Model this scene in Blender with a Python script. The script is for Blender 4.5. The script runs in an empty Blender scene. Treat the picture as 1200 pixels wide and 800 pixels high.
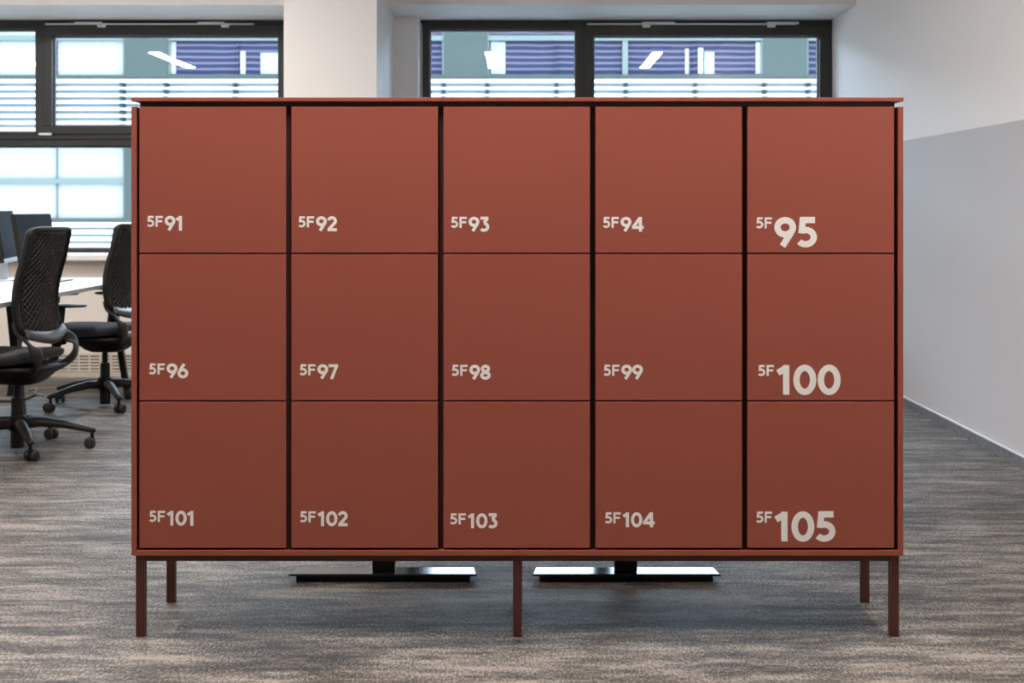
import bpy, bmesh, math, random
from mathutils import Vector, Matrix

random.seed(7)
SC = bpy.context.scene
COL = SC.collection

# ------------------------------------------------------------------ camera
F = 1667.0                      # focal length in px of a 1200 px wide frame
VX, VY = 615.0, 243.0           # vanishing point of the depth direction
EYE = 1.1307
cam_d = bpy.data.cameras.new('camera')
cam = bpy.data.objects.new('camera', cam_d)
COL.objects.link(cam)
cam.location = (0, 0, EYE)
cam.rotation_euler = (math.pi / 2, 0, 0)
cam_d.sensor_width = 36
cam_d.lens = F / 1200 * 36
cam_d.shift_x = (600 - VX) / 1200
cam_d.shift_y = -(400 - VY) / 1200
cam_d.clip_end = 300
cam_d.dof.use_dof = True
cam_d.dof.focus_distance = 3.75
cam_d.dof.aperture_fstop = 8.0
SC.camera = cam

# ------------------------------------------------------------------ sky, exposure
SKY_STRENGTH = 13.0
LAMP_STRENGTH = 92.0
world = bpy.data.worlds.new('overcast_sky')
SC.world = world
world.use_nodes = True
bg = world.node_tree.nodes['Background']
bg.inputs['Color'].default_value = (0.64, 0.81, 1.0, 1)
bg.inputs['Strength'].default_value = SKY_STRENGTH
SC.view_settings.view_transform = 'Standard'
SC.view_settings.look = 'None'
SC.view_settings.exposure = 0.12
SC.view_settings.gamma = 1.0
SC.view_settings.use_curve_mapping = False


def at(px, py, d):
    """point at depth d that the photograph shows at pixel px, py"""
    return Vector(((px - VX) / F * d, d, EYE - (py - VY) / F * d))


# ------------------------------------------------------------------ materials
def mat(name, col, rough=0.5, metal=0.0, spec=0.5, bump=None, var=None, coat=0.0, sheen=0.0):
    m = bpy.data.materials.new(name)
    m.use_nodes = True
    nt = m.node_tree
    b = nt.nodes['Principled BSDF']
    b.inputs['Base Color'].default_value = (*col, 1)
    b.inputs['Roughness'].default_value = rough
    b.inputs['Metallic'].default_value = metal
    b.inputs['Specular IOR Level'].default_value = spec
    b.inputs['Coat Weight'].default_value = coat
    b.inputs['Sheen Weight'].default_value = sheen
    tc = nt.nodes.new('ShaderNodeTexCoord')
    if var:
        n = nt.nodes.new('ShaderNodeTexNoise')
        n.inputs['Scale'].default_value = var[0]
        n.inputs['Detail'].default_value = 4
        nt.links.new(tc.outputs['Object'], n.inputs['Vector'])
        r = nt.nodes.new('ShaderNodeMapRange')
        r.inputs['To Min'].default_value = 1 - var[1]
        r.inputs['To Max'].default_value = 1 + var[1]
        nt.links.new(n.outputs['Fac'], r.inputs['Value'])
        mx = nt.nodes.new('ShaderNodeVectorMath')
        mx.operation = 'SCALE'
        mx.inputs[0].default_value = col
        nt.links.new(r.outputs['Result'], mx.inputs['Scale'])
        nt.links.new(mx.outputs['Vector'], b.inputs['Base Color'])
    if bump:
        n = nt.nodes.new('ShaderNodeTexNoise')
        n.inputs['Scale'].default_value = bump[0]
        n.inputs['Detail'].default_value = 3
        nt.links.new(tc.outputs['Object'], n.inputs['Vector'])
        bp = nt.nodes.new('ShaderNodeBump')
        bp.inputs['Strength'].default_value = bump[1]
        bp.inputs['Distance'].default_value = bump[2]
        nt.links.new(n.outputs['Fac'], bp.inputs['Height'])
        nt.links.new(bp.outputs['Normal'], b.inputs['Normal'])
    return m


def carpet_material():
    m = bpy.data.materials.new('streaked_carpet')
    m.use_nodes = True
    nt = m.node_tree
    b = nt.nodes['Principled BSDF']
    b.inputs['Roughness'].default_value = 0.6
    b.inputs['Specular IOR Level'].default_value = 0.2
    b.inputs['Sheen Weight'].default_value = 0.05
    b.inputs['Sheen Roughness'].default_value = 0.3
    tc = nt.nodes.new('ShaderNodeTexCoord')

    def noise(sx, sy, detail, seed, rough=0.5):
        mp = nt.nodes.new('ShaderNodeMapping')
        mp.inputs['Scale'].default_value = (sx, sy, 1)
        mp.inputs['Location'].default_value = (seed, seed * 1.7, seed)
        nt.links.new(tc.outputs['Object'], mp.inputs['Vector'])
        n = nt.nodes.new('ShaderNodeTexNoise')
        n.inputs['Scale'].default_value = 1
        n.inputs['Detail'].default_value = detail
        n.inputs['Roughness'].default_value = rough
        nt.links.new(mp.outputs['Vector'], n.inputs['Vector'])
        return n.outputs['Fac']

    def math_(op, a, c):
        n = nt.nodes.new('ShaderNodeMath')
        n.operation = op
        for i, v in enumerate((a, c)):
            if isinstance(v, (int, float)):
                n.inputs[i].default_value = v
            else:
                nt.links.new(v, n.inputs[i])
        return n.outputs[0]

    broad = noise(0.9, 4.5, 2, 3.1)
    streak = noise(2.4, 13, 4, 11.7, 0.62)
    thin = noise(11, 44, 3, 5.3, 0.6)
    grain = noise(165, 58, 1, 8.9, 0.7)
    s = math_('ADD', math_('MULTIPLY', broad, 0.3), math_('MULTIPLY', streak, 1.15))
    s = math_('ADD', s, math_('MULTIPLY', thin, 0.65))
    s = math_('ADD', s, math_('MULTIPLY', grain, 0.9))
    ramp = nt.nodes.new('ShaderNodeValToRGB')
    e = ramp.color_ramp.elements
    e[0].position = 0.415
    e[0].color = (0.024, 0.020, 0.0175, 1)
    e[1].position = 0.59
    e[1].color = (0.30, 0.264, 0.234, 1)
    mid = ramp.color_ramp.elements.new(0.5)
    mid.color = (0.112, 0.097, 0.085, 1)
    nt.links.new(math_('DIVIDE', s, 3.0), ramp.inputs['Fac'])
    nt.links.new(ramp.outputs['Color'], b.inputs['Base Color'])
    bp = nt.nodes.new('ShaderNodeBump')
    bp.inputs['Strength'].default_value = 0.6
    bp.inputs['Distance'].default_value = 0.004
    nt.links.new(math_('ADD', grain, math_('MULTIPLY', thin, 0.6)), bp.inputs['Height'])
    nt.links.new(bp.outputs['Normal'], b.inputs['Normal'])
    return m


def two_tone_wall():
    m = bpy.data.materials.new('two_tone_wall_paint')
    m.use_nodes = True
    nt = m.node_tree
    b = nt.nodes['Principled BSDF']
    b.inputs['Roughness'].default_value = 0.55
    b.inputs['Specular IOR Level'].default_value = 0.3
    tc = nt.nodes.new('ShaderNodeTexCoord')
    sp = nt.nodes.new('ShaderNodeSeparateXYZ')
    nt.links.new(tc.outputs['Object'], sp.inputs[0])
    g = nt.nodes.new('ShaderNodeMath')
    g.operation = 'GREATER_THAN'
    g.inputs[1].default_value = 1.5125
    nt.links.new(sp.outputs['Z'], g.inputs[0])
    mx = nt.nodes.new('ShaderNodeMix')
    mx.data_type = 'RGBA'
    mx.inputs['A'].default_value = (0.57, 0.56, 0.575, 1)
    mx.inputs['B'].default_value = (0.90, 0.885, 0.885, 1)
    nt.links.new(g.outputs[0], mx.inputs['Factor'])
    nt.links.new(mx.outputs['Result'], b.inputs['Base Color'])
    return m


def glass_material():
    m = bpy.data.materials.new('window_glass')
    m.use_nodes = True
    nt = m.node_tree
    nt.nodes.remove(nt.nodes['Principled BSDF'])
    out = nt.nodes['Material Output']
    tr = nt.nodes.new('ShaderNodeBsdfTransparent')
    tr.inputs['Color'].default_value = (0.95, 0.975, 0.97, 1)
    gl = nt.nodes.new('ShaderNodeBsdfGlossy')
    gl.inputs['Roughness'].default_value = 0.0
    fr = nt.nodes.new('ShaderNodeFresnel')
    fr.inputs['IOR'].default_value = 1.5
    mx = nt.nodes.new('ShaderNodeMixShader')
    nt.links.new(fr.outputs[0], mx.inputs[0])
    nt.links.new(tr.outputs[0], mx.inputs[1])
    nt.links.new(gl.outputs[0], mx.inputs[2])
    nt.links.new(mx.outputs[0], out.inputs['Surface'])
    return m


def lamp_material():
    m = bpy.data.materials.new('lit_diffuser')
    m.use_nodes = True
    b = m.node_tree.nodes['Principled BSDF']
    b.inputs['Base Color'].default_value = (0.9, 0.9, 0.9, 1)
    b.inputs['Emission Color'].default_value = (1.0, 0.93, 0.87, 1)
    b.inputs['Emission Strength'].default_value = LAMP_STRENGTH
    return m


def reflection_stripe_material():  # wavy louvre reflections in the facade glass, painted as colour stripes
    m = bpy.data.materials.new('striped_pane_reflection')
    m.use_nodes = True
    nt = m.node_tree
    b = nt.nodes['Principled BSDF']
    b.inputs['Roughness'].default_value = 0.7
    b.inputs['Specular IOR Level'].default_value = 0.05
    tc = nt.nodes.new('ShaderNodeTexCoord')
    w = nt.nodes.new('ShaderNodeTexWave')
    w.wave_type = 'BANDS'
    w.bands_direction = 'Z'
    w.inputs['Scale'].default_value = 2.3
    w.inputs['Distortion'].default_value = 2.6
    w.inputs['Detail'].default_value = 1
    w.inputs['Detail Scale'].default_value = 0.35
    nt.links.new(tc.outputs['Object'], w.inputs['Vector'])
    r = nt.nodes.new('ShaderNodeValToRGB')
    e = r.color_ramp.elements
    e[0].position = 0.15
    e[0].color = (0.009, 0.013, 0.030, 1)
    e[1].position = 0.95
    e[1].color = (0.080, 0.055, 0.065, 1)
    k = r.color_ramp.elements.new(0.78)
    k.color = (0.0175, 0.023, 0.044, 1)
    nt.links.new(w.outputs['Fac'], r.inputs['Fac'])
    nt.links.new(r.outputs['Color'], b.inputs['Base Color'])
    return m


M = {
    'locker': mat('red_brown_lacquer', (0.335, 0.088, 0.060), 0.45, spec=0.3, bump=(900, 0.05, 0.0004)),
    'locker_leg': mat('red_brown_powder_coat', (0.085, 0.022, 0.016), 0.45),
    'carcass': mat('dark_red_brown_board', (0.075, 0.018, 0.013), 0.6),
    'ink': mat('white_vinyl_lettering', (0.95, 0.92, 0.87), 0.5),
    'carpet': carpet_material(),
    'wall2': two_tone_wall(),
    'white': mat('white_wall_paint', (0.80, 0.785, 0.775), 0.6, spec=0.3, bump=(220, 0.05, 0.001)),
    'cream': mat('cream_wall_paint', (0.80, 0.74, 0.68), 0.6, spec=0.3),
    'ceiling': mat('grey_ceiling_paint', (0.42, 0.42, 0.42), 0.8, spec=0.2),
    'sill': mat('white_sill_laminate', (0.84, 0.83, 0.81), 0.35),
    'grille': mat('cream_enamel', (0.60, 0.55, 0.48), 0.5),
    'grille_dark': mat('grille_cavity', (0.16, 0.14, 0.12), 0.8),
    'plinth': mat('beige_stone_ledge', (0.46, 0.41, 0.36), 0.6, var=(30, 0.15)),
    'base': mat('speckled_grey_baseboard', (0.14, 0.145, 0.155), 0.6, var=(48, 0.95)),
    'base_edge': mat('light_baseboard_edge', (0.75, 0.75, 0.77), 0.4),
    'frame': mat('anthracite_window_frame', (0.020, 0.023, 0.022), 0.45),
    'gasket': mat('grey_spacer_bar', (0.28, 0.29, 0.30), 0.5),
    'steel': mat('satin_steel', (0.86, 0.86, 0.86), 0.35, metal=0.1),
    'glass': glass_material(),
    'lamp': lamp_material(),
    'lamp_body': mat('white_lamp_housing', (0.75, 0.75, 0.75), 0.5),
    'black': mat('black_plastic', (0.009, 0.0085, 0.008), 0.42, spec=0.25, bump=(600, 0.1, 0.0005)),
    'bracket': mat('dark_brown_grey_plastic', (0.020, 0.0165, 0.015), 0.42, spec=0.2),
    'fabric': mat('black_upholstery', (0.010, 0.010, 0.0105), 0.85, sheen=0.15, bump=(900, 0.4, 0.001)),
    'lattice': mat('charcoal_lattice_plastic', (0.060, 0.055, 0.053), 0.35, spec=0.4),
    'wheel': mat('black_caster_rubber', (0.012, 0.012, 0.012), 0.5),
    'desk': mat('white_desk_laminate', (0.80, 0.80, 0.80), 0.35),
    'desk_edge': mat('grey_desk_edge', (0.42, 0.41, 0.41), 0.5),
    'foot': mat('glossy_black_steel', (0.016, 0.016, 0.018), 0.12, spec=0.6),
    'screen': mat('dark_display_glass', (0.016, 0.016, 0.020), 0.5, spec=0.03),
    'silver': mat('silver_monitor_aluminium', (0.66, 0.67, 0.70), 0.35, metal=0.6),
    'pale': mat('pale_grey_monitor_stand', (0.72, 0.75, 0.82), 0.4),
    'cable': mat('dark_cable', (0.03, 0.032, 0.035), 0.5),
    'cable_w': mat('grey_cable', (0.35, 0.33, 0.31), 0.5),
    'teal': mat('teal_facade_panel', (0.030, 0.036, 0.033), 0.8, spec=0.05, var=(0.4, 0.06)),
    'teal_light': mat('pale_teal_window_frame', (0.072, 0.084, 0.078), 0.8, spec=0.05),
    'slat': mat('white_facade_louvre', (0.56, 0.55, 0.54), 0.8, spec=0.05),
    'slat_back': mat('pale_blue_spandrel', (0.15, 0.17, 0.18), 0.8, spec=0.05),
    'clip': mat('dark_louvre_bracket', (0.012, 0.02, 0.024), 0.8, spec=0.05),
    'blind': reflection_stripe_material(),  # louvre reflections in the facade glass, painted as stripes
    'white_blind': mat('white_roller_blind', (0.17, 0.165, 0.158), 0.8, spec=0.05, var=(0.6, 0.06)),
    'street': mat('pale_street_paving', (0.42, 0.42, 0.41), 0.9, var=(2, 0.2)),
}


# ------------------------------------------------------------------ mesh helpers
def box(bm, lo, hi, taper=None):
    x0, y0, z0 = lo
    x1, y1, z1 = hi
    v = [bm.verts.new(p) for p in ((x0, y0, z0), (x1, y0, z0), (x1, y1, z0), (x0, y1, z0),
                                   (x0, y0, z1), (x1, y0, z1), (x1, y1, z1), (x0, y1, z1))]
    for f in ((0, 3, 2, 1), (4, 5, 6, 7), (0, 1, 5, 4), (1, 2, 6, 5), (2, 3, 7, 6), (3, 0, 4, 7)):
        bm.faces.new([v[i] for i in f])
    return v


def loft(bm, rings, cap=True, closed=True):
    """rings: list of equal-length point lists"""
    vs = [[bm.verts.new(p) for p in r] for r in rings]
    n = len(rings[0])
    for a, c in zip(vs, vs[1:]):
        for i in range(n if closed else n - 1):
            j = (i + 1) % n
            bm.faces.new((a[i], a[j], c[j], c[i]))
    if cap:
        bm.faces.new(list(reversed(vs[0])))
        bm.faces.new(vs[-1])
    return vs


def tube(bm, pts, ra, rb=None, n=10, up=(0, 0, 1)):
    """sweep an ellipse (ra along the side axis, rb along the other) through pts; radii may be lists"""
    pts = [Vector(p) for p in pts]
    rings = []
    for i, p in enumerate(pts):
        t = (pts[min(i + 1, len(pts) - 1)] - pts[max(i - 1, 0)]).normalized()
        u = Vector(up)
        if abs(t.dot(u)) > 0.97:
            u = Vector((0, 1, 0))
        s = t.cross(u).normalized()
        w = s.cross(t).normalized()
        a = ra[i] if isinstance(ra, (list, tuple)) else ra
        c = a if rb is None else (rb[i] if isinstance(rb, (list, tuple)) else rb)
        rings.append([p + s * (a * math.cos(q)) + w * (c * math.sin(q))
                      for q in (2 * math.pi * k / n for k in range(n))])
    return loft(bm, rings)


def lathe(bm, prof, n=20, center=(0, 0, 0), axis='z'):
    rings = []
    for r, z in prof:
        ring = []
        for k in range(n):
            q = 2 * math.pi * k / n
            a, c = r * math.cos(q), r * math.sin(q)
            p = (a, c, z) if axis == 'z' else ((z, a, c) if axis == 'x' else (a, z, c))
            ring.append(Vector(p) + Vector(center))
        rings.append(ring)
    loft(bm, rings)


def bez(p0, p1, p2, p3, n=10):
    p0, p1, p2, p3 = map(Vector, (p0, p1, p2, p3))
    out = []
    for i in range(n + 1):
        t = i / n
        out.append(p0 * (1 - t) ** 3 + p1 * 3 * t * (1 - t) ** 2 + p2 * 3 * t * t * (1 - t) + p3 * t ** 3)
    return out


def spline(pts, n=6):
    pts = [Vector(p) for p in pts]
    out = []
    for i in range(len(pts) - 1):
        a = pts[max(i - 1, 0)]
        b, c = pts[i], pts[i + 1]
        d = pts[min(i + 2, len(pts) - 1)]
        for k in range(n):
            t = k / n
            out.append(0.5 * ((2 * b) + (c - a) * t + (2 * a - 5 * b + 4 * c - d) * t * t
                              + (3 * b - a - 3 * c + d) * t ** 3))
    out.append(pts[-1])
    return out


def obj(name, bm, m, parent=None, loc=(0, 0, 0), bevel=0.0, seg=2, smooth=False, kind=None):
    bmesh.ops.recalc_face_normals(bm, faces=bm.faces)
    me = bpy.data.meshes.new(name)
    bm.to_mesh(me)
    bm.free()
    me.materials.append(M[m])
    if smooth:
        for p in me.polygons:
            p.use_smooth = True
    return link(name, me, parent, loc, bevel, seg, kind)


def link(name, me, parent=None, loc=(0, 0, 0), bevel=0.0, seg=2, kind=None):
    o = bpy.data.objects.new(name, me)
    COL.objects.link(o)
    o.parent = parent
    o.location = loc
    if bevel:
        b = o.modifiers.new('bevel', 'BEVEL')
        b.width = bevel
        b.segments = seg
        b.limit_method = 'ANGLE'
    if kind:
        o['kind'] = kind
    return o


def bx(name, lo, hi, m, parent=None, bevel=0.0, kind=None):
    """box as an object whose origin is the middle of its base"""
    c = ((lo[0] + hi[0]) / 2, (lo[1] + hi[1]) / 2, lo[2])
    bm = bmesh.new()
    box(bm, [a - b for a, b in zip(lo, c)], [a - b for a, b in zip(hi, c)])
    return obj(name, bm, m, parent, c, bevel, kind=kind)


def thing(name, label, cat, loc=(0, 0, 0), rz=0.0, group=None):
    o = bpy.data.objects.new(name, None)
    COL.objects.link(o)
    o.location = loc
    o.rotation_euler = (0, 0, rz)
    o.empty_display_size = 0.1
    tag(o, label, cat, group)
    return o


def tag(o, label, cat, group=None):
    o['label'] = label
    o['category'] = cat
    if group:
        o['group'] = group
    return o


def part_of_setting(name):
    o = bpy.data.objects.new(name, None)
    COL.objects.link(o)
    o['kind'] = 'structure'
    return o


def copy_tree(o, parent=None):
    c = o.copy()
    COL.objects.link(c)
    c.parent = parent
    for ch in list(o.children):
        copy_tree(ch, c)
    return c


# ================================================================== THE ROOM
XL, XR = -8.2, 2.17
Y0, YW = -8.0, 9.70            # wall behind the camera, face of the parapet
YG = 10.05                     # room side of the window frames
YO = 10.32                     # outer face of the wall
ZC = 2.92
ZS = 2.455                     # soffit of the window recess

bx('floor', (XL - 0.2, Y0 - 0.2, -0.2), (XR + 0.2, YO, 0), 'carpet', kind='structure').location.z = -0.2
bx('ceiling', (XL - 0.2, Y0 - 0.2, ZC), (XR + 0.2, YO, ZC + 0.25), 'ceiling', kind='structure')
bx('wall_right', (XR, Y0 - 0.2, 0), (XR + 0.2, YO, ZC), 'wall2', kind='structure')
bx('wall_left', (XL - 0.2, Y0 - 0.2, 0), (XL, YO, ZC), 'white', kind='structure')
bx('wall_front', (XL, Y0 - 0.2, 0), (XR, Y0, ZC), 'white', kind='structure')

WIN = [(-4.545, -1.65), (-0.724, 2.17)]          # the two window openings in view
WIN_FAR = (-7.90, -5.10)

wb = part_of_setting('wall_back')
bx('parapet', (XL, YW, 0), (XR, YO, 0.775), 'cream', wb)
bx('window_beam', (XL, 9.31, ZS), (XR, YO, ZC), 'white', wb)
bx('pillar', (-1.474, 8.70, 0), (-0.906, 9.84, ZC), 'white', wb)
bx('reveal', (-1.65, 9.84, 0.775), (-0.7375, YO, ZS), 'white', wb)
bx('pillar', (-5.0, 8.70, 0), (-4.55, 9.84, ZC), 'white', wb)
bx('reveal', (-5.10, 9.84, 0.775), (-4.545, YO, ZS), 'white', wb)
bx('reveal', (XL, 9.84, 0.775), (-7.90, YO, ZS), 'white', wb)
for x0, x1 in ((-0.906, XR), (-4.55, -1.474), (XL, -5.0)):
    bx('window_sill', (x0, 9.58, 0.772), (x1, YG + 0.03, 0.812), 'sill', wb, bevel=0.006)

# convector grille at the foot of the parapet and the stone ledge before it
for x0, x1 in ((-0.906, XR), (-4.55, -1.474)):
    g = bx('convector_grille', (x0, YW - 0.012, 0.012), (x1, YW, 0.132), 'grille_dark', wb)
    c = Vector(g.location)
    bm = bmesh.new()
    for i in range(6):
        z = 0.016 + i * 0.0215
        box(bm, (x0 - c.x, YW - 0.026 - c.y, z - c.z), (x1 - c.x, YW - 0.012 - c.y, z + 0.012 - c.z))
    x = x0
    while x < x1 - 0.02:
        box(bm, (x - c.x, YW - 0.028 - c.y, 0.012 - c.z), (x + 0.012 - c.x, YW - 0.012 - c.y, 0.132 - c.z))
        x += 0.072
    obj('grille_bars', bm, 'grille', g, kind='stuff')
bx('trim_1', (-4.55, 9.44, 0), (-1.474, YW, 0.012), 'plinth', kind='structure')
bx('trim_2', (-0.906, 9.44, 0), (XR, YW, 0.012), 'plinth', kind='structure')

bb = bx('baseboard_right', (XR - 0.010, Y0, 0), (XR, YW - 0.03, 0.047), 'base', kind='structure')
bm = bmesh.new()
box(bm, (-0.007, -(YW - 0.03 - Y0) / 2, 0.047), (0.005, (YW - 0.03 - Y0) / 2, 0.0525))
obj('top_edge', bm, 'base_edge', bb)


# ------------------------------------------------------------------ windows
def make_window(n, x0, x1, fittings):
    w = part_of_setting('window_%d' % n)
    z0, z1 = 0.806, 2.433
    zt0, zt1 = 1.565, 1.664            # transom
    mx0, mx1 = x1 - 1.808, x1 - 1.690  # mullion of the upper lights
    y0, y1 = YG, YG + 0.075
    f = 'frame'
    bx('frame_rail', (x0, y0, 2.388), (x1, y1, z1 + 0.03), f, w)
    bx('frame_rail', (x0, y0, z0 - 0.03), (x1, y1, 0.841), f, w)
    bx('frame_stile', (x0, y0, 0.841), (x0 + 0.05, y1, 2.388), f, w)
    bx('frame_stile', (x1 - 0.05, y0, 0.841), (x1, y1, 2.388), f, w)
    bx('transom', (x0 + 0.05, y0 - 0.004, zt0), (x1 - 0.05, y1, zt1), f, w, bevel=0.003)
    bx('transom_lip', (x0 + 0.05, y0 - 0.022, 1.612), (x1 - 0.05, y0 - 0.004, 1.634), f, w, bevel=0.003)
    bx('mullion', (mx0, y0 - 0.002, zt1), (mx1, y1, 2.388), f, w)
    # opening sash on the right, a little proud of the frame
    s0, s1 = mx0 + 0.058, x1 - 0.012
    sy0, sy1 = y0 - 0.020, y0 - 0.002
    sash = part_of_setting('sash')
    del sash['kind']
    sash.parent = w
    bx('sash_rail', (s0, sy0, 2.343), (s1, y1 - 0.01, 2.418), f, sash, bevel=0.003)
    bx('sash_rail', (s0, sy0, 1.648), (s1, y1 - 0.01, 1.706), f, sash, bevel=0.003)
    bx('sash_stile', (s0, sy0, 1.706), (mx1 + 0.004, y1 - 0.01, 2.343), f, sash, bevel=0.003)
    bx('sash_stile', (x1 - 0.090, sy0, 1.706), (s1, y1 - 0.01, 2.343), f, sash, bevel=0.003)
    # panes with their grey spacer bars
    for a, b, c, d in ((x0 + 0.05, mx0, zt1, 2.388), (mx1 + 0.004, x1 - 0.09, 1.706, 2.343),
                       (x0 + 0.05, x1 - 0.05, 0.841, zt0)):
        p = bx('pane', (a, y0 + 0.030, c), (b, y0 + 0.054, d), 'glass', w)
        hw, hh = (b - a) / 2, d - c
        bm = bmesh.new()
        for lo, hi in (((-hw, -0.011, hh - 0.012), (hw, 0.011, hh)), ((-hw, -0.011, 0), (hw, 0.011, 0.008)),
                       ((-hw, -0.011, 0.008), (-hw + 0.010, 0.011, hh - 0.012)),
                       ((hw - 0.010, -0.011, 0.008), (hw, 0.011, hh - 0.012))):
            box(bm, lo, hi)
        obj('spacer_bar', bm, 'gasket', p)
    bx('vent_rail', (s0 + 0.02, sy0 - 0.004, 2.4185), (s1 - 0.25, sy0 + 0.012, 2.428), 'steel', w)
    for fx, a, b in fittings:
        bx('scissor_arm', (a, sy0 - 0.016, 2.421), (b, sy0 - 0.004, 2.437), 'steel', w, bevel=0.002)
        bx('vent_clip', (fx - 0.028, sy0 - 0.024, 2.398), (fx + 0.028, sy0, 2.418), 'steel', w, bevel=0.004)
    h = bx('window_handle', (mx0 + 0.035, y0 - 0.045, 1.638), (mx0 + 0.127, y0 - 0.022, 1.656), 'steel', w, bevel=0.006)
    return w


WS = YG / F
make_window(1, *WIN[0], [((120.5 - VX) * WS, (89 - VX) * WS, (121 - VX) * WS),
                         ((265 - VX) * WS, (233 - VX) * WS, (264 - VX) * WS)])
make_window(2, *WIN[1], [((757 - VX) * WS, (752 - VX) * WS, (790 - VX) * WS),
                         ((903 - VX) * WS, (898 - VX) * WS, (935 - VX) * WS)])
make_window(3, *WIN_FAR, [])
# shadow gap and guide rail beside the right-hand window
bx('reveal_lining', (-0.7375, YG + 0.02, 0.812), (-0.724, YO, 2.455), 'frame', wb)
bx('guide_rail', (-0.7325, YG - 0.006, 0.812), (-0.7255, YG + 0.02, 2.43), 'base_edge', wb)


# ------------------------------------------------------------------ ceiling lamps
def make_lamp():
    t = thing('linear_ceiling_lamp', 'long narrow white linear ceiling lamp, lit, running towards the windows',
              'lamp', (0, 0, 2.86), 0, 'linear ceiling lamps')
    bx('housing', (-0.07, -0.88, 0.012), (0.07, 0.88, 0.06), 'lamp_body', t, bevel=0.004)
    bx('diffuser', (-0.055, -0.865, 0.0), (0.055, 0.865, 0.0118), 'lamp', t)
    return t


LAMP_AT = {(3.35, -5.94): 'farthest from the two-tone wall', (3.35, -4.16): 'beyond the far side of the bench desk',
           (3.35, -2.28): 'over the aisle beside the lockers', (3.35, -0.39): 'above locker doors 5F92 and 5F93',
           (3.35, 1.49): 'between the lockers and the two-tone wall', (6.90, -4.16): 'behind the two monitors',
           (6.90, -2.28): 'above the black office chairs'}
lamp0 = make_lamp()
first = True
for ly in (3.35, 6.90):
    for lx in (-5.94, -4.16, -2.28, -0.39, 1.49):
        if ly > 6 and lx in (-5.94, -0.39, 1.49):
            continue
        o = lamp0 if first else copy_tree(lamp0)
        first = False
        o.location = (lx, ly, 2.86)
        o['label'] = 'long narrow lit ceiling lamp ' + LAMP_AT[(ly, lx)]


# ================================================================== LOCKER CABINET
K = 3.74 / F                         # metres per photo pixel in the door plane
CX = (606.2 - VX) * K
lockers = thing('locker_cabinet', 'red-brown bank of fifteen numbered lockers on slim legs', 'locker cabinet',
                (CX, 3.74, 0))
HW, DEP = 1.015, 0.365
ZB, ZT = 0.2154, 1.3956
# carcass: an open-fronted box with partitions, set back behind the doors
bm = bmesh.new()
cw = HW - 0.0165
box(bm, (-cw, 0.026, ZB + 0.016), (-cw + 0.012, DEP, 1.4094))
box(bm, (cw - 0.012, 0.026, ZB + 0.016), (cw, DEP, 1.4094))
box(bm, (-cw + 0.012, DEP - 0.012, ZB + 0.016), (cw - 0.012, DEP, 1.4094))
box(bm, (-cw + 0.012, 0.010, 1.3975), (cw - 0.012, DEP - 0.012, 1.4094))
for i in range(1, 5):
    x = -0.994 + i * 0.4 - 0.0075
    box(bm, (x - 0.009, 0.026, ZB + 0.016), (x + 0.009, DEP - 0.012, 1.3975))
for r in (1, 2):
    z = 1.3956 - r * 0.388 + 0.002
    for i in range(5):
        xa = -0.994 + i * 0.4 - 0.0075 + 0.009
        box(bm, (max(xa, -cw + 0.012), 0.026, z - 0.008), (min(xa + 0.382, cw - 0.012), DEP - 0.012, z + 0.008))
obj('carcass', bm, 'carcass', lockers)
bx('top_panel', (-HW, -0.002, 1.4096), (HW, DEP + 0.004, 1.4196), 'locker', lockers, bevel=0.0008)
for s in (-1, 1):
    bx('side_panel', (s * HW - (0.013 if s > 0 else 0), 0.0, ZB + 0.0145), (s * HW + (0.013 if s < 0 else 0), DEP, ZT),
       'locker', lockers, bevel=0.0008)
bx('bottom_panel', (-HW, 0.0, ZB), (HW, DEP, ZB + 0.0143), 'locker', lockers, bevel=0.0008)
bm = bmesh.new()
for y in (0.012, DEP - 0.04):
    box(bm, (-HW + 0.014, y, 0.1985), (HW - 0.014, y + 0.023, ZB))
for x in (-HW + 0.014, -0.0115, HW - 0.037):
    box(bm, (x, 0.035, 0.1985), (x + 0.023, DEP - 0.04, ZB))
obj('under_frame', bm, 'locker_leg', lockers)
for y in (0.008, DEP - 0.036):
    for x in (-HW + 0.0095, -0.0115, HW - 0.0325):
        bx('leg', (x, y, 0), (x + 0.0235, y + 0.0235, ZB), 'locker_leg', lockers, bevel=0.001)


# --- lettering: strokes of a heavy geometric sans, unit height
def arc(cx, cy, rx, ry, a0, a1, n=20):
    return [(cx + rx * math.cos(math.radians(a0 + (a1 - a0) * i / n)),
             cy + ry * math.sin(math.radians(a0 + (a1 - a0) * i / n))) for i in range(n + 1)]


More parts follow.
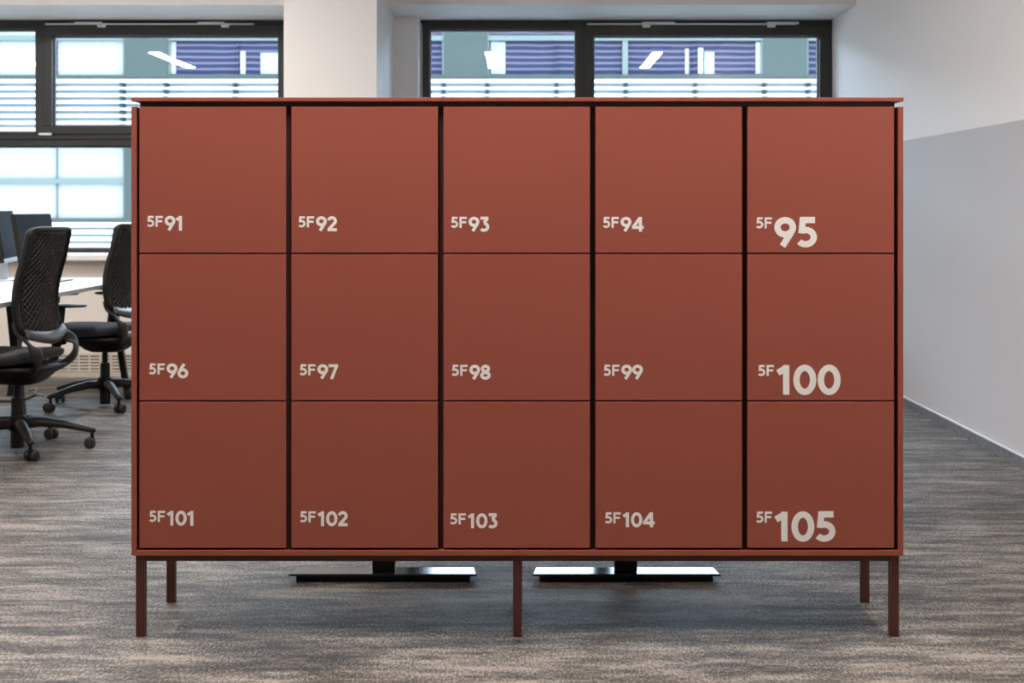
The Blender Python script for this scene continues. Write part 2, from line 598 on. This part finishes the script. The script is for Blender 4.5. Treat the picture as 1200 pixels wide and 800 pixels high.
T = 0.2
GL = {
    'F': (0.68, [([(0.11, 0), (0.11, 1)], 0), ([(0.11, 0.905), (0.68, 0.905)], 0), ([(0.11, 0.51), (0.62, 0.51)], 0)]),
    '0': (0.77, [(arc(0.385, 0.5, 0.28, 0.405, 0, 360, 32), 1)]),
    '1': (0.44, [([(0.33, 0), (0.33, 1)], 0), ([(0.045, 0.735), (0.35, 0.915)], 0)]),
    '2': (0.68, [(arc(0.34, 0.675, 0.235, 0.235, 168, -20, 18) + [(0.48, 0.50), (0.16, 0.15)], 0),
                 ([(0.04, 0.095), (0.68, 0.095)], 0)]),
    '3': (0.66, [([(0.06, 0.91), (0.60, 0.91)], 0), ([(0.56, 0.90), (0.30, 0.60)], 0),
                 (arc(0.30, 0.325, 0.255, 0.235, 92, -140, 20), 0)]),
    '4': (0.82, [([(0.60, 0), (0.60, 1)], 0), ([(0.04, 0.29), (0.82, 0.29)], 0), ([(0.58, 0.95), (0.09, 0.27)], 0)]),
    '5': (0.70, [([(0.14, 0.91), (0.63, 0.91)], 0), ([(0.228, 1.0), (0.175, 0.46)], 0),
                 (arc(0.315, 0.335, 0.275, 0.24, 118, -142, 22), 0)]),
    '7': (0.68, [([(0.02, 0.905), (0.66, 0.905)], 0), ([(0.585, 0.95), (0.22, 0.0)], 0)]),
    '8': (0.70, [(arc(0.35, 0.735, 0.205, 0.175, 0, 360, 26), 1), (arc(0.35, 0.285, 0.25, 0.19, 0, 360, 28), 1)]),
    '9': (0.72, [(arc(0.36, 0.665, 0.26, 0.24, 0, 360, 30), 1), (arc(0.36, 0.665, 0.26, 0.24, 0, -25, 4) + [(0.53, 0.44), (0.27, 0.03)], 0)]),
}
GL['6'] = (0.72, [([(0.72 - x, 1 - y) for x, y in p], c) for p, c in GL['9'][1]])


def ribbon(bm, pts, closed, t, ox, oz, s, y0, y1):
    pts = [Vector(p) for p in pts]
    if closed:
        pts = pts[:-1]
    n = len(pts)
    L, R = [], []
    for i, p in enumerate(pts):
        a = pts[(i - 1) % n] if (closed or i > 0) else None
        b = pts[(i + 1) % n] if (closed or i < n - 1) else None
        d1 = (p - a).normalized() if a is not None else None
        d2 = (b - p).normalized() if b is not None else None
        d1 = d1 or d2
        d2 = d2 or d1
        d = (d1 + d2).normalized()
        nrm = Vector((-d.y, d.x))
        k = t / 2 / max(0.5, nrm.dot(Vector((-d1.y, d1.x))))
        L.append(p + nrm * k)
        R.append(p - nrm * k)
    def V(q, y):
        return bm.verts.new((ox + q.x * s, y, oz + q.y * s))
    fl, fr = [V(q, y0) for q in L], [V(q, y0) for q in R]
    bl, br = [V(q, y1) for q in L], [V(q, y1) for q in R]
    for i in range(n if closed else n - 1):
        j = (i + 1) % n
        bm.faces.new((fl[i], fl[j], fr[j], fr[i]))
        bm.faces.new((bl[i], br[i], br[j], bl[j]))
        bm.faces.new((fl[i], bl[i], bl[j], fl[j]))
        bm.faces.new((fr[i], fr[j], br[j], br[i]))
    if not closed:
        bm.faces.new((fl[0], fr[0], br[0], bl[0]))
        bm.faces.new((fl[-1], bl[-1], br[-1], fr[-1]))


def write(bm, text, x, ztop, h, y0, y1, t=T):
    """write text with its cap line at ztop; returns the right end"""
    prev = ''
    for ch in text:
        w, strokes = GL[ch]
        if prev:
            x += h * (0.13 if prev == '1' else 0.095 if prev + ch == '5F' else 0.05 if prev == '0' and ch == '0' else 0.015)
        for k, (pts, closed) in enumerate(strokes):
            ribbon(bm, pts, closed, t, x, ztop - h, h, y0 - 0.00002 * k, y1)
        x += w * h
        prev = ch
    return x


numbers = [  # number, left px, top px, large?
    ('91', 171.7, 252.9, 0), ('92', 349.1, 253.4, 0), ('93', 528.0, 254.0, 0), ('94', 706.2, 254.1, 0), ('95', 885.7, 254.6, 1),
    ('96', 174.0, 425.8, 0), ('97', 350.7, 426.8, 0), ('98', 528.9, 427.4, 0), ('99', 707.0, 427.3, 0), ('100', 888.0, 427.6, 1),
    ('101', 174.3, 598.5, 0), ('102', 351.0, 599.0, 0), ('103', 526.9, 601.5, 0), ('104', 708.4, 600.3, 0), ('105', 885.8, 599.5, 1)]
bm = bmesh.new()
box(bm, (-0.1925, 0, 0), (0.1925, 0.018, 0.384))
door_me = bpy.data.meshes.new('door')
bmesh.ops.recalc_face_normals(bm, faces=bm.faces)
bm.to_mesh(door_me)
bm.free()
door_me.materials.append(M['locker'])
for i, (num, px, py, big) in enumerate(numbers):
    c, r = i % 5, i // 5
    dx, dz = -0.994 + 0.4 * c + 0.1925, 1.3956 - 0.388 * r - 0.384
    d = link('door', door_me, lockers, (dx, 0.0015, dz), bevel=0.0009)
    d['label'] = 'red-brown locker door marked 5F%s in white%s' % (num, ' with large numerals' if big else '')
    bm = bmesh.new()
    x = (px - 606.2) * K - dx
    z = EYE - (py - VY) * K - dz
    y0, y1 = -0.00045, 0.0
    write(bm, '5F', x, z, 12.9 * K, y0, y1, 0.20)
    if big:
        write(bm, num, x + 22.0 * K, z, 34.8 * K, y0, y1, 0.215)
    else:
        write(bm, num, x + 21.2 * K, z, 17.3 * K, y0, y1, 0.21)
    obj('number', bm, 'ink', d)['label'] = 'white lettering reading 5F%s' % num


# ================================================================== DESKS BEHIND THE LOCKERS
def height_desk(cx, label):
    t = thing('height_adjustable_desk', label, 'desk', (cx, 4.98, 0), 0, 'pair of desks behind the lockers')
    bx('desk_top', (-0.36, -0.76, 0.70), (0.36, 0.84, 0.725), 'desk', t, bevel=0.002)
    for y in (-0.648, 0.648):
        bm = bmesh.new()     # foot bar with chamfered ends
        vs = []
        for z, e, yy in ((0.019, 0.0, 0.0425), (0.0235, 0.0, 0.0425), (0.0255, 0.004, 0.0405)):
            vs.append([(-0.2845 + e, y - yy, z), (0.2845 - e, y - yy, z), (0.2755 - e, y + yy, z), (-0.2755 + e, y + yy, z)])
        loft(bm, vs)
        f = obj('foot_bar', bm, 'foot', t)
        bx('foot_plinth', (-0.262, y - 0.034, 0.0), (0.262, y + 0.034, 0.019), 'black', f)
        col = bx('column', (-0.034, y - 0.022, 0.0255), (0.034, y + 0.022, 0.45), 'black', t, bevel=0.003)
        bx('inner_column', (-0.028, y - 0.018, 0.4245), (0.028, y + 0.018, 0.6345), 'black', col)
        col.children[0].location = (0, 0, 0.4245)
    bx('cross_beam', (-0.05, -0.66, 0.66), (0.05, 0.66, 0.70), 'black', t)
    return t


height_desk(-0.4285, 'height-adjustable desk on black foot bar behind locker columns 92 and 93')
height_desk(0.3065, 'height-adjustable desk on black foot bar behind locker column 94')


# ================================================================== WHITE BENCH DESK
desk = thing('bench_desk', 'long white bench desk with grey edge and slanted black legs', 'desk', (-2.765, 7.1, 0))
ZD = 0.70
bx('desk_top', (-0.40, -1.6, ZD - 0.0225), (0.398, 1.62, ZD), 'desk', desk, bevel=0.001)
bx('edge_band', (0.398, -1.6, ZD - 0.0225), (0.402, 1.62, ZD - 0.001), 'desk_edge', desk)
bx('side_beam', (-0.02, -1.50, 0.632), (0.02, 1.50, ZD - 0.0225), 'black', desk)
bx('side_beam', (-0.26, -1.50, 0.632), (-0.22, 1.50, ZD - 0.0225), 'black', desk)
for y, xt, xb in ((-1.48, 0.197, 0.265), (0.0, 0.197, 0.265), (1.46, 0.27, 0.375)):
    for s in (1, -1):
        bm = bmesh.new()
        w = 0.020
        a = xt if s > 0 else -0.24
        c = xb if s > 0 else -0.33
        loft(bm, [[(c - w * .8, y - w, 0), (c + w * .8, y - w, 0), (c + w * .8, y + w, 0), (c - w * .8, y + w, 0)],
                  [(a - w, y - w, ZD - 0.0225), (a + w, y - w, ZD - 0.0225), (a + w, y + w, ZD - 0.0225), (a - w, y + w, ZD - 0.0225)]])
        obj('leg', bm, 'black', desk, bevel=0.002)
    bx('cross_bar', (-0.24, y - 0.015, 0.636), (xt, y + 0.015, 0.672), 'black', desk)


# ================================================================== MONITORS
def monitor(label, loc, face, w, h, zc, tilt, silver):
    """face: direction (radians) of the screen normal in plan"""
    t = thing('computer_monitor', label, 'monitor', (loc[0], loc[1], ZD), face + math.pi / 2)
    # local frame: screen normal is -y
    tl = Matrix.Translation((0, 0, zc)) @ Matrix.Rotation(-tilt, 4, 'X')
    def slab(name, lo, hi, m, parent=None, bevel=0.002):
        bm = bmesh.new()
        box(bm, lo, hi)
        bmesh.ops.transform(bm, matrix=tl, verts=bm.verts)
        return obj(name, bm, m, parent or t, bevel=bevel)
    th = 0.026
    sh = slab('shell', (-w / 2, 0.0, -h / 2), (w / 2, th, h / 2), 'black', bevel=0.004)
    slab('screen', (-w / 2 + 0.006, -0.0015, -h / 2 + (0.024 if silver else 0.010)), (w / 2 - 0.006, 0.0, h / 2 - 0.006), 'screen', sh, 0)
    if silver:
        slab('chin', (-w / 2, -0.004, -h / 2 - 0.004), (w / 2, -0.0005, -h / 2 + 0.022), 'silver', t, 0.001)
    m = 'pale' if silver else 'black'
    sw = 0.08 if silver else 0.035
    sd = 0.042 if silver else 0.008
    sy = -0.035 if silver else 0.0
    bm = bmesh.new()
    tube(bm, bez((0, 0.075 + sy, 0.008), (0, 0.085 + sy, 0.06), (0, 0.085 + sy, zc - 0.12), (0, th + sd * 0.9 + 0.004, zc - 0.06), 8), sw, sd, 16,
         up=(0, 1, 0))
    obj('stand', bm, m, t, smooth=True)
    bm = bmesh.new()
    if silver:
        n = 28
        rings = [[(0.125 * math.cos(q), 0.01 + 0.095 * math.sin(q), z) for q in (2 * math.pi * k / n for k in range(n))] for z in (0, 0.009)]
        loft(bm, rings)
    else:
        box(bm, (-0.12, -0.17, 0), (0.12, 0.10, 0.009))
    obj('stand_base', bm, m, t, bevel=0.002)
    return t


monitor('black widescreen monitor tilted back on a flat black foot near the windows',
        (-2.838, 8.29, 0), math.radians(0), 0.605, 0.345, 0.225, math.radians(9), False)
monitor('dark monitor with silver lower edge on a pale rounded stand', (-3.067, 8.45, 0), math.radians(10.5), 0.53, 0.305, 0.262,
        math.radians(8), True)


# ================================================================== OFFICE CHAIRS
def make_chair(label):
    """local frame: the sitter faces +y"""
    t = thing('office_chair', label, 'chair', (0, 0, 0), 0, 'black office chairs at the bench desk')
    # base -------------------------------------------------------
    bm = bmesh.new()
    lathe(bm, [(0.030, 0.014), (0.030, 0.09), (0.040, 0.10), (0.040, 0.158), (0.033, 0.165)], 20)
    obj('base_hub', bm, 'black', t, smooth=False)
    bm = bmesh.new()
    lathe(bm, [(0.028, 0.165), (0.027, 0.245), (0.016, 0.25), (0.0155, 0.36)], 16)
    obj('gas_lift', bm, 'black', t)
    for k in range(5):
        a = CH_BASE + k * 2 * math.pi / 5
        d = Vector((math.cos(a), math.sin(a), 0))
        bm = bmesh.new()
        pts = [d * 0.028 + Vector((0, 0, 0.128)), d * 0.11 + Vector((0, 0, 0.130)), d * 0.21 + Vector((0, 0, 0.116)),
               d * 0.30 + Vector((0, 0, 0.094)), d * 0.345 + Vector((0, 0, 0.084)), d * 0.352 + Vector((0, 0, 0.083))]
        tube(bm, pts, [0.030, 0.027, 0.023, 0.019, 0.017, 0.010], [0.026, 0.023, 0.018, 0.014, 0.012, 0.007], 10)
        arm = obj('base_arm', bm, 'bracket', t, smooth=True)
        e = d * 0.335
        cast = bpy.data.objects.new('caster', None)
        COL.objects.link(cast)
        cast.parent = t
        cast.location = (e.x, e.y, 0)
        cast.rotation_euler = (0, 0, a + 0.7 + k)
        bm = bmesh.new()
        lathe(bm, [(0.0085, 0.034), (0.0085, 0.080)], 10)
        box(bm, (-0.006, -0.010, 0.022), (0.006, 0.022, 0.052))
        obj('stem', bm, 'black', cast)
        for s in (-1, 1):
            bm = bmesh.new()
            lathe(bm, [(0.020, -0.010), (0.0255, -0.008), (0.0265, 0.0), (0.0255, 0.008), (0.020, 0.010)], 18, (s * 0.0165, 0.010, 0.0265), 'x')
            obj('wheel', bm, 'wheel', cast, smooth=True)
    # seat -------------------------------------------------------
    bm = bmesh.new()
    secs = []
    for y, w, zt, th in (((-0.225), 0.17, 0.462, 0.030), (-0.215, 0.205, 0.470, 0.046), (-0.17, 0.232, 0.476, 0.062), (-0.05, 0.245, 0.472, 0.070),
                         (0.10, 0.25, 0.474, 0.072), (0.20, 0.243, 0.472, 0.066), (0.245, 0.225, 0.458, 0.052), (0.262, 0.19, 0.444, 0.030)):
        ring = []
        for k in range(28):
            q = 2 * math.pi * k / 28
            cx, cz = math.cos(q), math.sin(q)
            ring.append((w * math.copysign(abs(cx) ** 0.45, cx), y + 0.085, zt - th / 2 + th / 2 * math.copysign(abs(cz) ** 0.6, cz)
                         - (0.008 * (1 - min(1, abs(cx)) ** 2) if cz > 0 else 0)))
        secs.append(ring)
    loft(bm, secs)
    obj('seat', bm, 'fabric', t, smooth=True)
    bm = bmesh.new()
    secs = []
    for z, wx, ya, yb in ((0.402, 0.225, -0.19, 0.22), (0.385, 0.215, -0.185, 0.21), (0.362, 0.13, -0.16, 0.14), (0.325, 0.085, -0.12, 0.10), (0.312, 0.06, -0.09, 0.07)):
        ring = []
        for k in range(24):
            q = 2 * math.pi * k / 24
            cx, cy = math.cos(q), math.sin(q)
            ring.append((wx * math.copysign(abs(cx) ** 0.5, cx), (ya + yb) / 2 + (yb - ya) / 2 * math.copysign(abs(cy) ** 0.5, cy), z))
        secs.append(ring)
    loft(bm, secs)
    mech = obj('seat_mechanism', bm, 'black', t, smooth=True)
    bm = bmesh.new()
    tube(bm, [(-0.20, 0.02, 0.375), (-0.26, 0.02, 0.37)], 0.008, None, 8)
    obj('lever', bm, 'black', mech)

    # backrest ---------------------------------------------------
    def back(u, v, off=0.0):
        """u -1..1 across, v 0..1 from the lumbar end to the top"""
        z = 0.555 + 0.475 * v
        hw = 0.188 - 0.006 * v - 0.008 * (1 - v) ** 3
        y = -0.195 + 0.018 * math.sin(math.pi * min(1, v * 1.35)) - 0.068 * v ** 1.4 - 0.035 * (1 - v) ** 6
        y += 0.030 * (1 - 0.5 * v) * u * u
        return Vector((u * hw, y + off + 0.076 + 0.010 * v, z))

    def shell(u0, u1, v0, v1, y0, y1, nu=10, nv=16):
        bm = bmesh.new()
        g = [[[bm.verts.new(back(u0 + (u1 - u0) * i / nu, v0 + (v1 - v0) * j / nv, o)) for i in range(nu + 1)]
              for j in range(nv + 1)] for o in (y0, y1)]
        for k in (0, 1):
            for j in range(nv):
                for i in range(nu):
                    bm.faces.new((g[k][j][i], g[k][j][i + 1], g[k][j + 1][i + 1], g[k][j + 1][i]))
        for j in range(nv):
            for i in (0, nu):
                bm.faces.new((g[0][j][i], g[0][j + 1][i], g[1][j + 1][i], g[1][j][i]))
        for i in range(nu):
            for j in (0, nv):
                bm.faces.new((g[0][j][i], g[1][j][i], g[1][j][i + 1], g[0][j][i + 1]))
        return bm
    obj('back_upholstery', shell(-0.93, 0.93, 0.02, 0.975, 0.010, 0.030), 'fabric', t, smooth=True)
    # rim running round the backrest
    path = []
    for i in range(13):
        path.append(back(-1, i / 12 * 0.95))
    path += [back(-0.985, 0.975), back(-0.93, 0.992)]
    for i in range(1, 10):
        path.append(back(-0.93 + 1.86 * i / 10, 1.0))
    path += [back(0.93, 0.992), back(0.985, 0.975)]
    for i in range(13):
        path.append(back(1, (12 - i) / 12 * 0.95))
    bm = bmesh.new()
    tube(bm, path, 0.013, 0.019, 10, up=(0, 1, 0))
    obj('back_frame', bm, 'black', t, smooth=True)
    # wide solid rim, then the lattice of lozenges inside it
    for a, b in ((-1, -0.80), (0.80, 1)):
        obj('back_border', shell(a, b, 0.0, 1.0, -0.006, 0.004, 3, 16), 'black', t, smooth=True)
    obj('back_border', shell(-0.80, 0.80, 0.93, 1.0, -0.006, 0.004, 8, 2), 'black', t, smooth=True)
    bm = bmesh.new()
    NU, NV = 8, 15
    vs = {}
    def gv(i, j):
        if (i, j) not in vs:
            u = max(-0.82, min(0.82, -0.82 + 1.64 * i / (2 * NU)))
            v = 0.015 + 0.925 * (j / (2 * NV)) ** 1.12
            vs[(i, j)] = bm.verts.new(back(u, v, -0.006))
        return vs[(i, j)]
    for j in range(0, 2 * NV - 1):
        for i in range(j % 2, 2 * NU - 1, 2):
            bm.faces.new((gv(i + 1, j), gv(i + 2, j + 1), gv(i + 1, j + 2), gv(i, j + 1)))
    bmesh.ops.recalc_face_normals(bm, faces=bm.faces)
    lat = obj('back_lattice', bm, 'lattice', t)
    wf = lat.modifiers.new('wire', 'WIREFRAME')
    wf.thickness = 0.0085
    wf.use_even_offset = False
    wf.use_boundary = True
    # lumbar band and the two arms that carry the back from the mechanism
    bm = bmesh.new()
    rings = []
    for i in range(17):
        u = -1 + i / 8
        p = back(u, 0.0)
        hgt = 0.056 - 0.012 * abs(u)
        lift = 0.022 * u * u
        rings.append([p + Vector(q) for q in ((0, -0.012, lift + 0.004), (0, -0.034, lift - hgt * 0.55), (0, -0.030, lift - hgt),
                                              (0, -0.006, lift - hgt * 0.9), (0, 0.006, lift))])
    loft(bm, rings)
    obj('lumbar_band', bm, 'lattice', t, smooth=True)['label'] = 'grey moulded band below the lattice'
    for s in (-1, 1):
        bm = bmesh.new()
        pts = spline([(s * 0.182, -0.085, 0.61), (s * 0.184, -0.102, 0.565), (s * 0.188, -0.140, 0.530), (s * 0.195, -0.190, 0.485),
                      (s * 0.165, -0.195, 0.430), (s * 0.105, -0.145, 0.380), (s * 0.045, -0.05, 0.352)], 5)
        n = len(pts)
        ra = [0.020 + 0.020 * math.sin(math.pi * min(1, i / n * 1.15)) for i in range(n)]
        tube(bm, pts, ra, 0.009, 12, up=(0, 1, 0.3))
        obj('back_bracket', bm, 'bracket', t, smooth=True)
        # armrest
        ar = bpy.data.objects.new('armrest', None)
        COL.objects.link(ar)
        ar.parent = t
        ar.location = (0, -0.075 if s > 0 else 0.155, 0)
        bm = bmesh.new()
        tube(bm, spline([(s * 0.14, 0.03, 0.372), (s * 0.235, 0.03, 0.380), (s * 0.268, 0.025, 0.43), (s * 0.276, 0.01, 0.55), (s * 0.278, 0.0, 0.648)], 5),
             0.013, 0.024, 10, up=(0, 1, 0))
        obj('arm_post', bm, 'black', ar, smooth=True)
        bm = bmesh.new()
        secs = []
        for y, w, th in ((-0.125, 0.020, 0.008), (-0.118, 0.034, 0.014), (-0.05, 0.042, 0.022), (0.06, 0.042, 0.022), (0.105, 0.034, 0.016), (0.115, 0.02, 0.008)):
            secs.append([(s * 0.278 + w * math.cos(q), y, 0.656 + th / 2 * math.sin(q)) for q in (2 * math.pi * k / 14 for k in range(14))])
        loft(bm, secs)
        obj('arm_pad', bm, 'black', ar, smooth=True)
    return t


FACE = math.radians(171)                 # direction the sitters look, in plan
CH_BASE = math.radians(-61) - (FACE - math.pi / 2)
chair = make_chair('black office chair with lattice back at the middle of the bench desk')
chair.location = (-2.362, 6.62, 0)
chair.rotation_euler = (0, 0, FACE - math.pi / 2)
chair2 = copy_tree(chair)
chair2.location = (-2.39, 8.10, 0)
chair2.rotation_euler = (0, 0, FACE - math.pi / 2)
chair2.location.z = 0
for ch in chair2.children:
    if ch.name.startswith('armrest') and ch.location.y < 0:
        ch.location = (0, 0.075, -0.03)
chair2['label'] = 'black office chair with lattice back at the window end of the bench desk'


# ================================================================== CABLES
def cable(label, pts, r, m, cat='cable'):
    o = Vector(pts[0])
    bm = bmesh.new()
    tube(bm, [p - o for p in spline(pts, 6)], r, None, 8)
    return tag(obj('cable', bm, m, None, o, smooth=True), label, cat)


def floor_at(px, py, r):
    d = (EYE - r) / (py - VY) * F
    return at(px, py, d)


cable('dark cable lying on the carpet under the bench desk',
      [floor_at(x, y, 0.009) for x, y in ((-30, 470), (0, 469.6), (22, 469.3), (30, 466.5), (41, 462))], 0.009, 'cable')
c0 = at(1.5, 361, 6.95)
cable('thin grey cable hanging below the bench desk',
      [(-2.60, 7.30, 0.672), (-2.61, 7.30, 0.58), (-2.60, 7.31, 0.45), (-2.615, 7.32, 0.30), (-2.60, 7.33, 0.15), (-2.56, 7.36, 0.004)], 0.004, 'cable_w')
cable('thin dark cable looping beside the slanted desk leg',
      [(-2.562, 7.135, 0.60), (-2.55, 7.138, 0.565), (-2.53, 7.135, 0.555), (-2.522, 7.135, 0.52), (-2.527, 7.135, 0.40), (-2.535, 7.14, 0.2), (-2.525, 7.16, 0.0035)], 0.0035, 'cable')
cable('pale grey cable coiled on the carpet beyond the chair',
      [floor_at(x, y, 0.006) for x, y in ((34, 457.5), (39, 455.5), (43, 456.5), (41, 459.5), (45, 461), (50, 463))], 0.006, 'cable_w')


# ================================================================== THE BUILDING ACROSS THE STREET
YF = 32.0
S = YF / F
bld = thing('office_building', 'office block across the street with white louvres and teal panels', 'building', (0, YF, -16))
def fx(px): return (px - VX) * S
def fz(py): return EYE - (py - VY) * S + 16
XA, XB = fx(-640), fx(1700)
bx('wall', (XA, 0.28, 0), (XB, 8, 22.4), 'slat_back', bld)
panels = [(145 + 375 * k, 196 + 375 * k) for k in range(-2, 5)]
storeys = [0, 168, 336, 504]
def bars(name, rects, m, y0, y1, parent):
    out = []
    for a, b, c, d in rects:
        out.append(bx(name, (a, y0, c), (b, y1, d), m, parent))
    return out
for st in storeys:
    zt, zb = fz(0 + st), fz(91 + st)
    near = st in (0, 168)
    bars('facade_panel', [(fx(a), fx(b), zb, zt) for a, b in panels], 'teal', 0.03, 0.28, bld)
    for k in range(len(panels) - 1):
        a, b = panels[k][1], panels[k + 1][0]
        # four lights between two panels
        cuts = [a + (b - a) * i / 4 for i in range(5)]
        for i in range(4):
            white = (b < 300 and i >= 2) or (st == 168 and b < 600 and i < 2)
            wdw = bx('facade_window', (fx(cuts[i]), 0.18, zb), (fx(cuts[i + 1]), 0.279, zt), 'white_blind' if white else 'blind', bld)  # striped panes carry the painted reflection
        if near:
            for i in (0, 2, 4):
                q = 3.2 if i == 2 else 2.2
                bx('facade_mullion', (fx(cuts[i] - q), 0.08, zb), (fx(cuts[i] + q), 0.179, zt), 'teal_light', bld)
            for i in (1, 3):
                bx('facade_mullion', (fx(cuts[i] - 0.8), 0.13, zb), (fx(cuts[i] + 0.8), 0.179, zt), 'teal_light' if st else 'blind', bld)  # 'blind' is the painted reflection stripes
        bx('facade_rail', (fx(a), 0.06, fz(47 + st)), (fx(b), 0.179, fz(41 + st)), 'teal_light', bld)
        bx('facade_rail', (fx(a), 0.04, fz(91.5 + st)), (fx(b), 0.179, fz(87.5 + st)), 'teal', bld)
    # louvres below the windows
    bm_c = bmesh.new()
    for i in range(9):
        yc = 95.2 + st + i * 8.05
        z = fz(yc)
        bm = bmesh.new()
        c0 = z
        loft(bm, [[(x, -0.16, -0.036), (x, -0.145, -0.046), (x, 0.03, 0.036), (x, 0.02, 0.046)] for x in (XA, XB)])
        sl = obj('louvre', bm, 'slat', bld, (0, 0, c0))
        if near:
            for k in range(len(panels) - 1):
                a, b = panels[k][1], panels[k + 1][0]
                for q in [a + (b - a) * j / 4 for j in range(5)]:
                    zz = fz(yc + 4.0)
                    box(bm_c, (fx(q - 2.3), -0.19, zz - 0.042), (fx(q + 2.3), 0.02, zz + 0.036))
    obj('louvre_bracket', bm_c, 'clip', bld, kind='stuff')
# a few pale blinds and fittings inside the windows seen in the photograph
for p0, p1, y0, y1, m in ((804, 808, 56, 86, 'white_blind'), (819, 825, 55, 86, 'white_blind'), (826.5, 838, 60, 86, 'slat_back'),
                          (280, 286, 59, 86, 'white_blind'), (304, 326, 61, 86, 'slat_back'), (575, 592, 48, 86, 'slat_back'),
                          (887, 893, 48, 86, 'white_blind'), (196, 204, 48, 86, 'white_blind')):
    bx('window_blind', (fx(p0), 0.155, fz(y1)), (fx(p1), 0.179, fz(y0)), m, bld)
street = bx('ground', (-60, YO + 0.3, -16.2), (60, 60, -16.0), 'street', kind='structure')
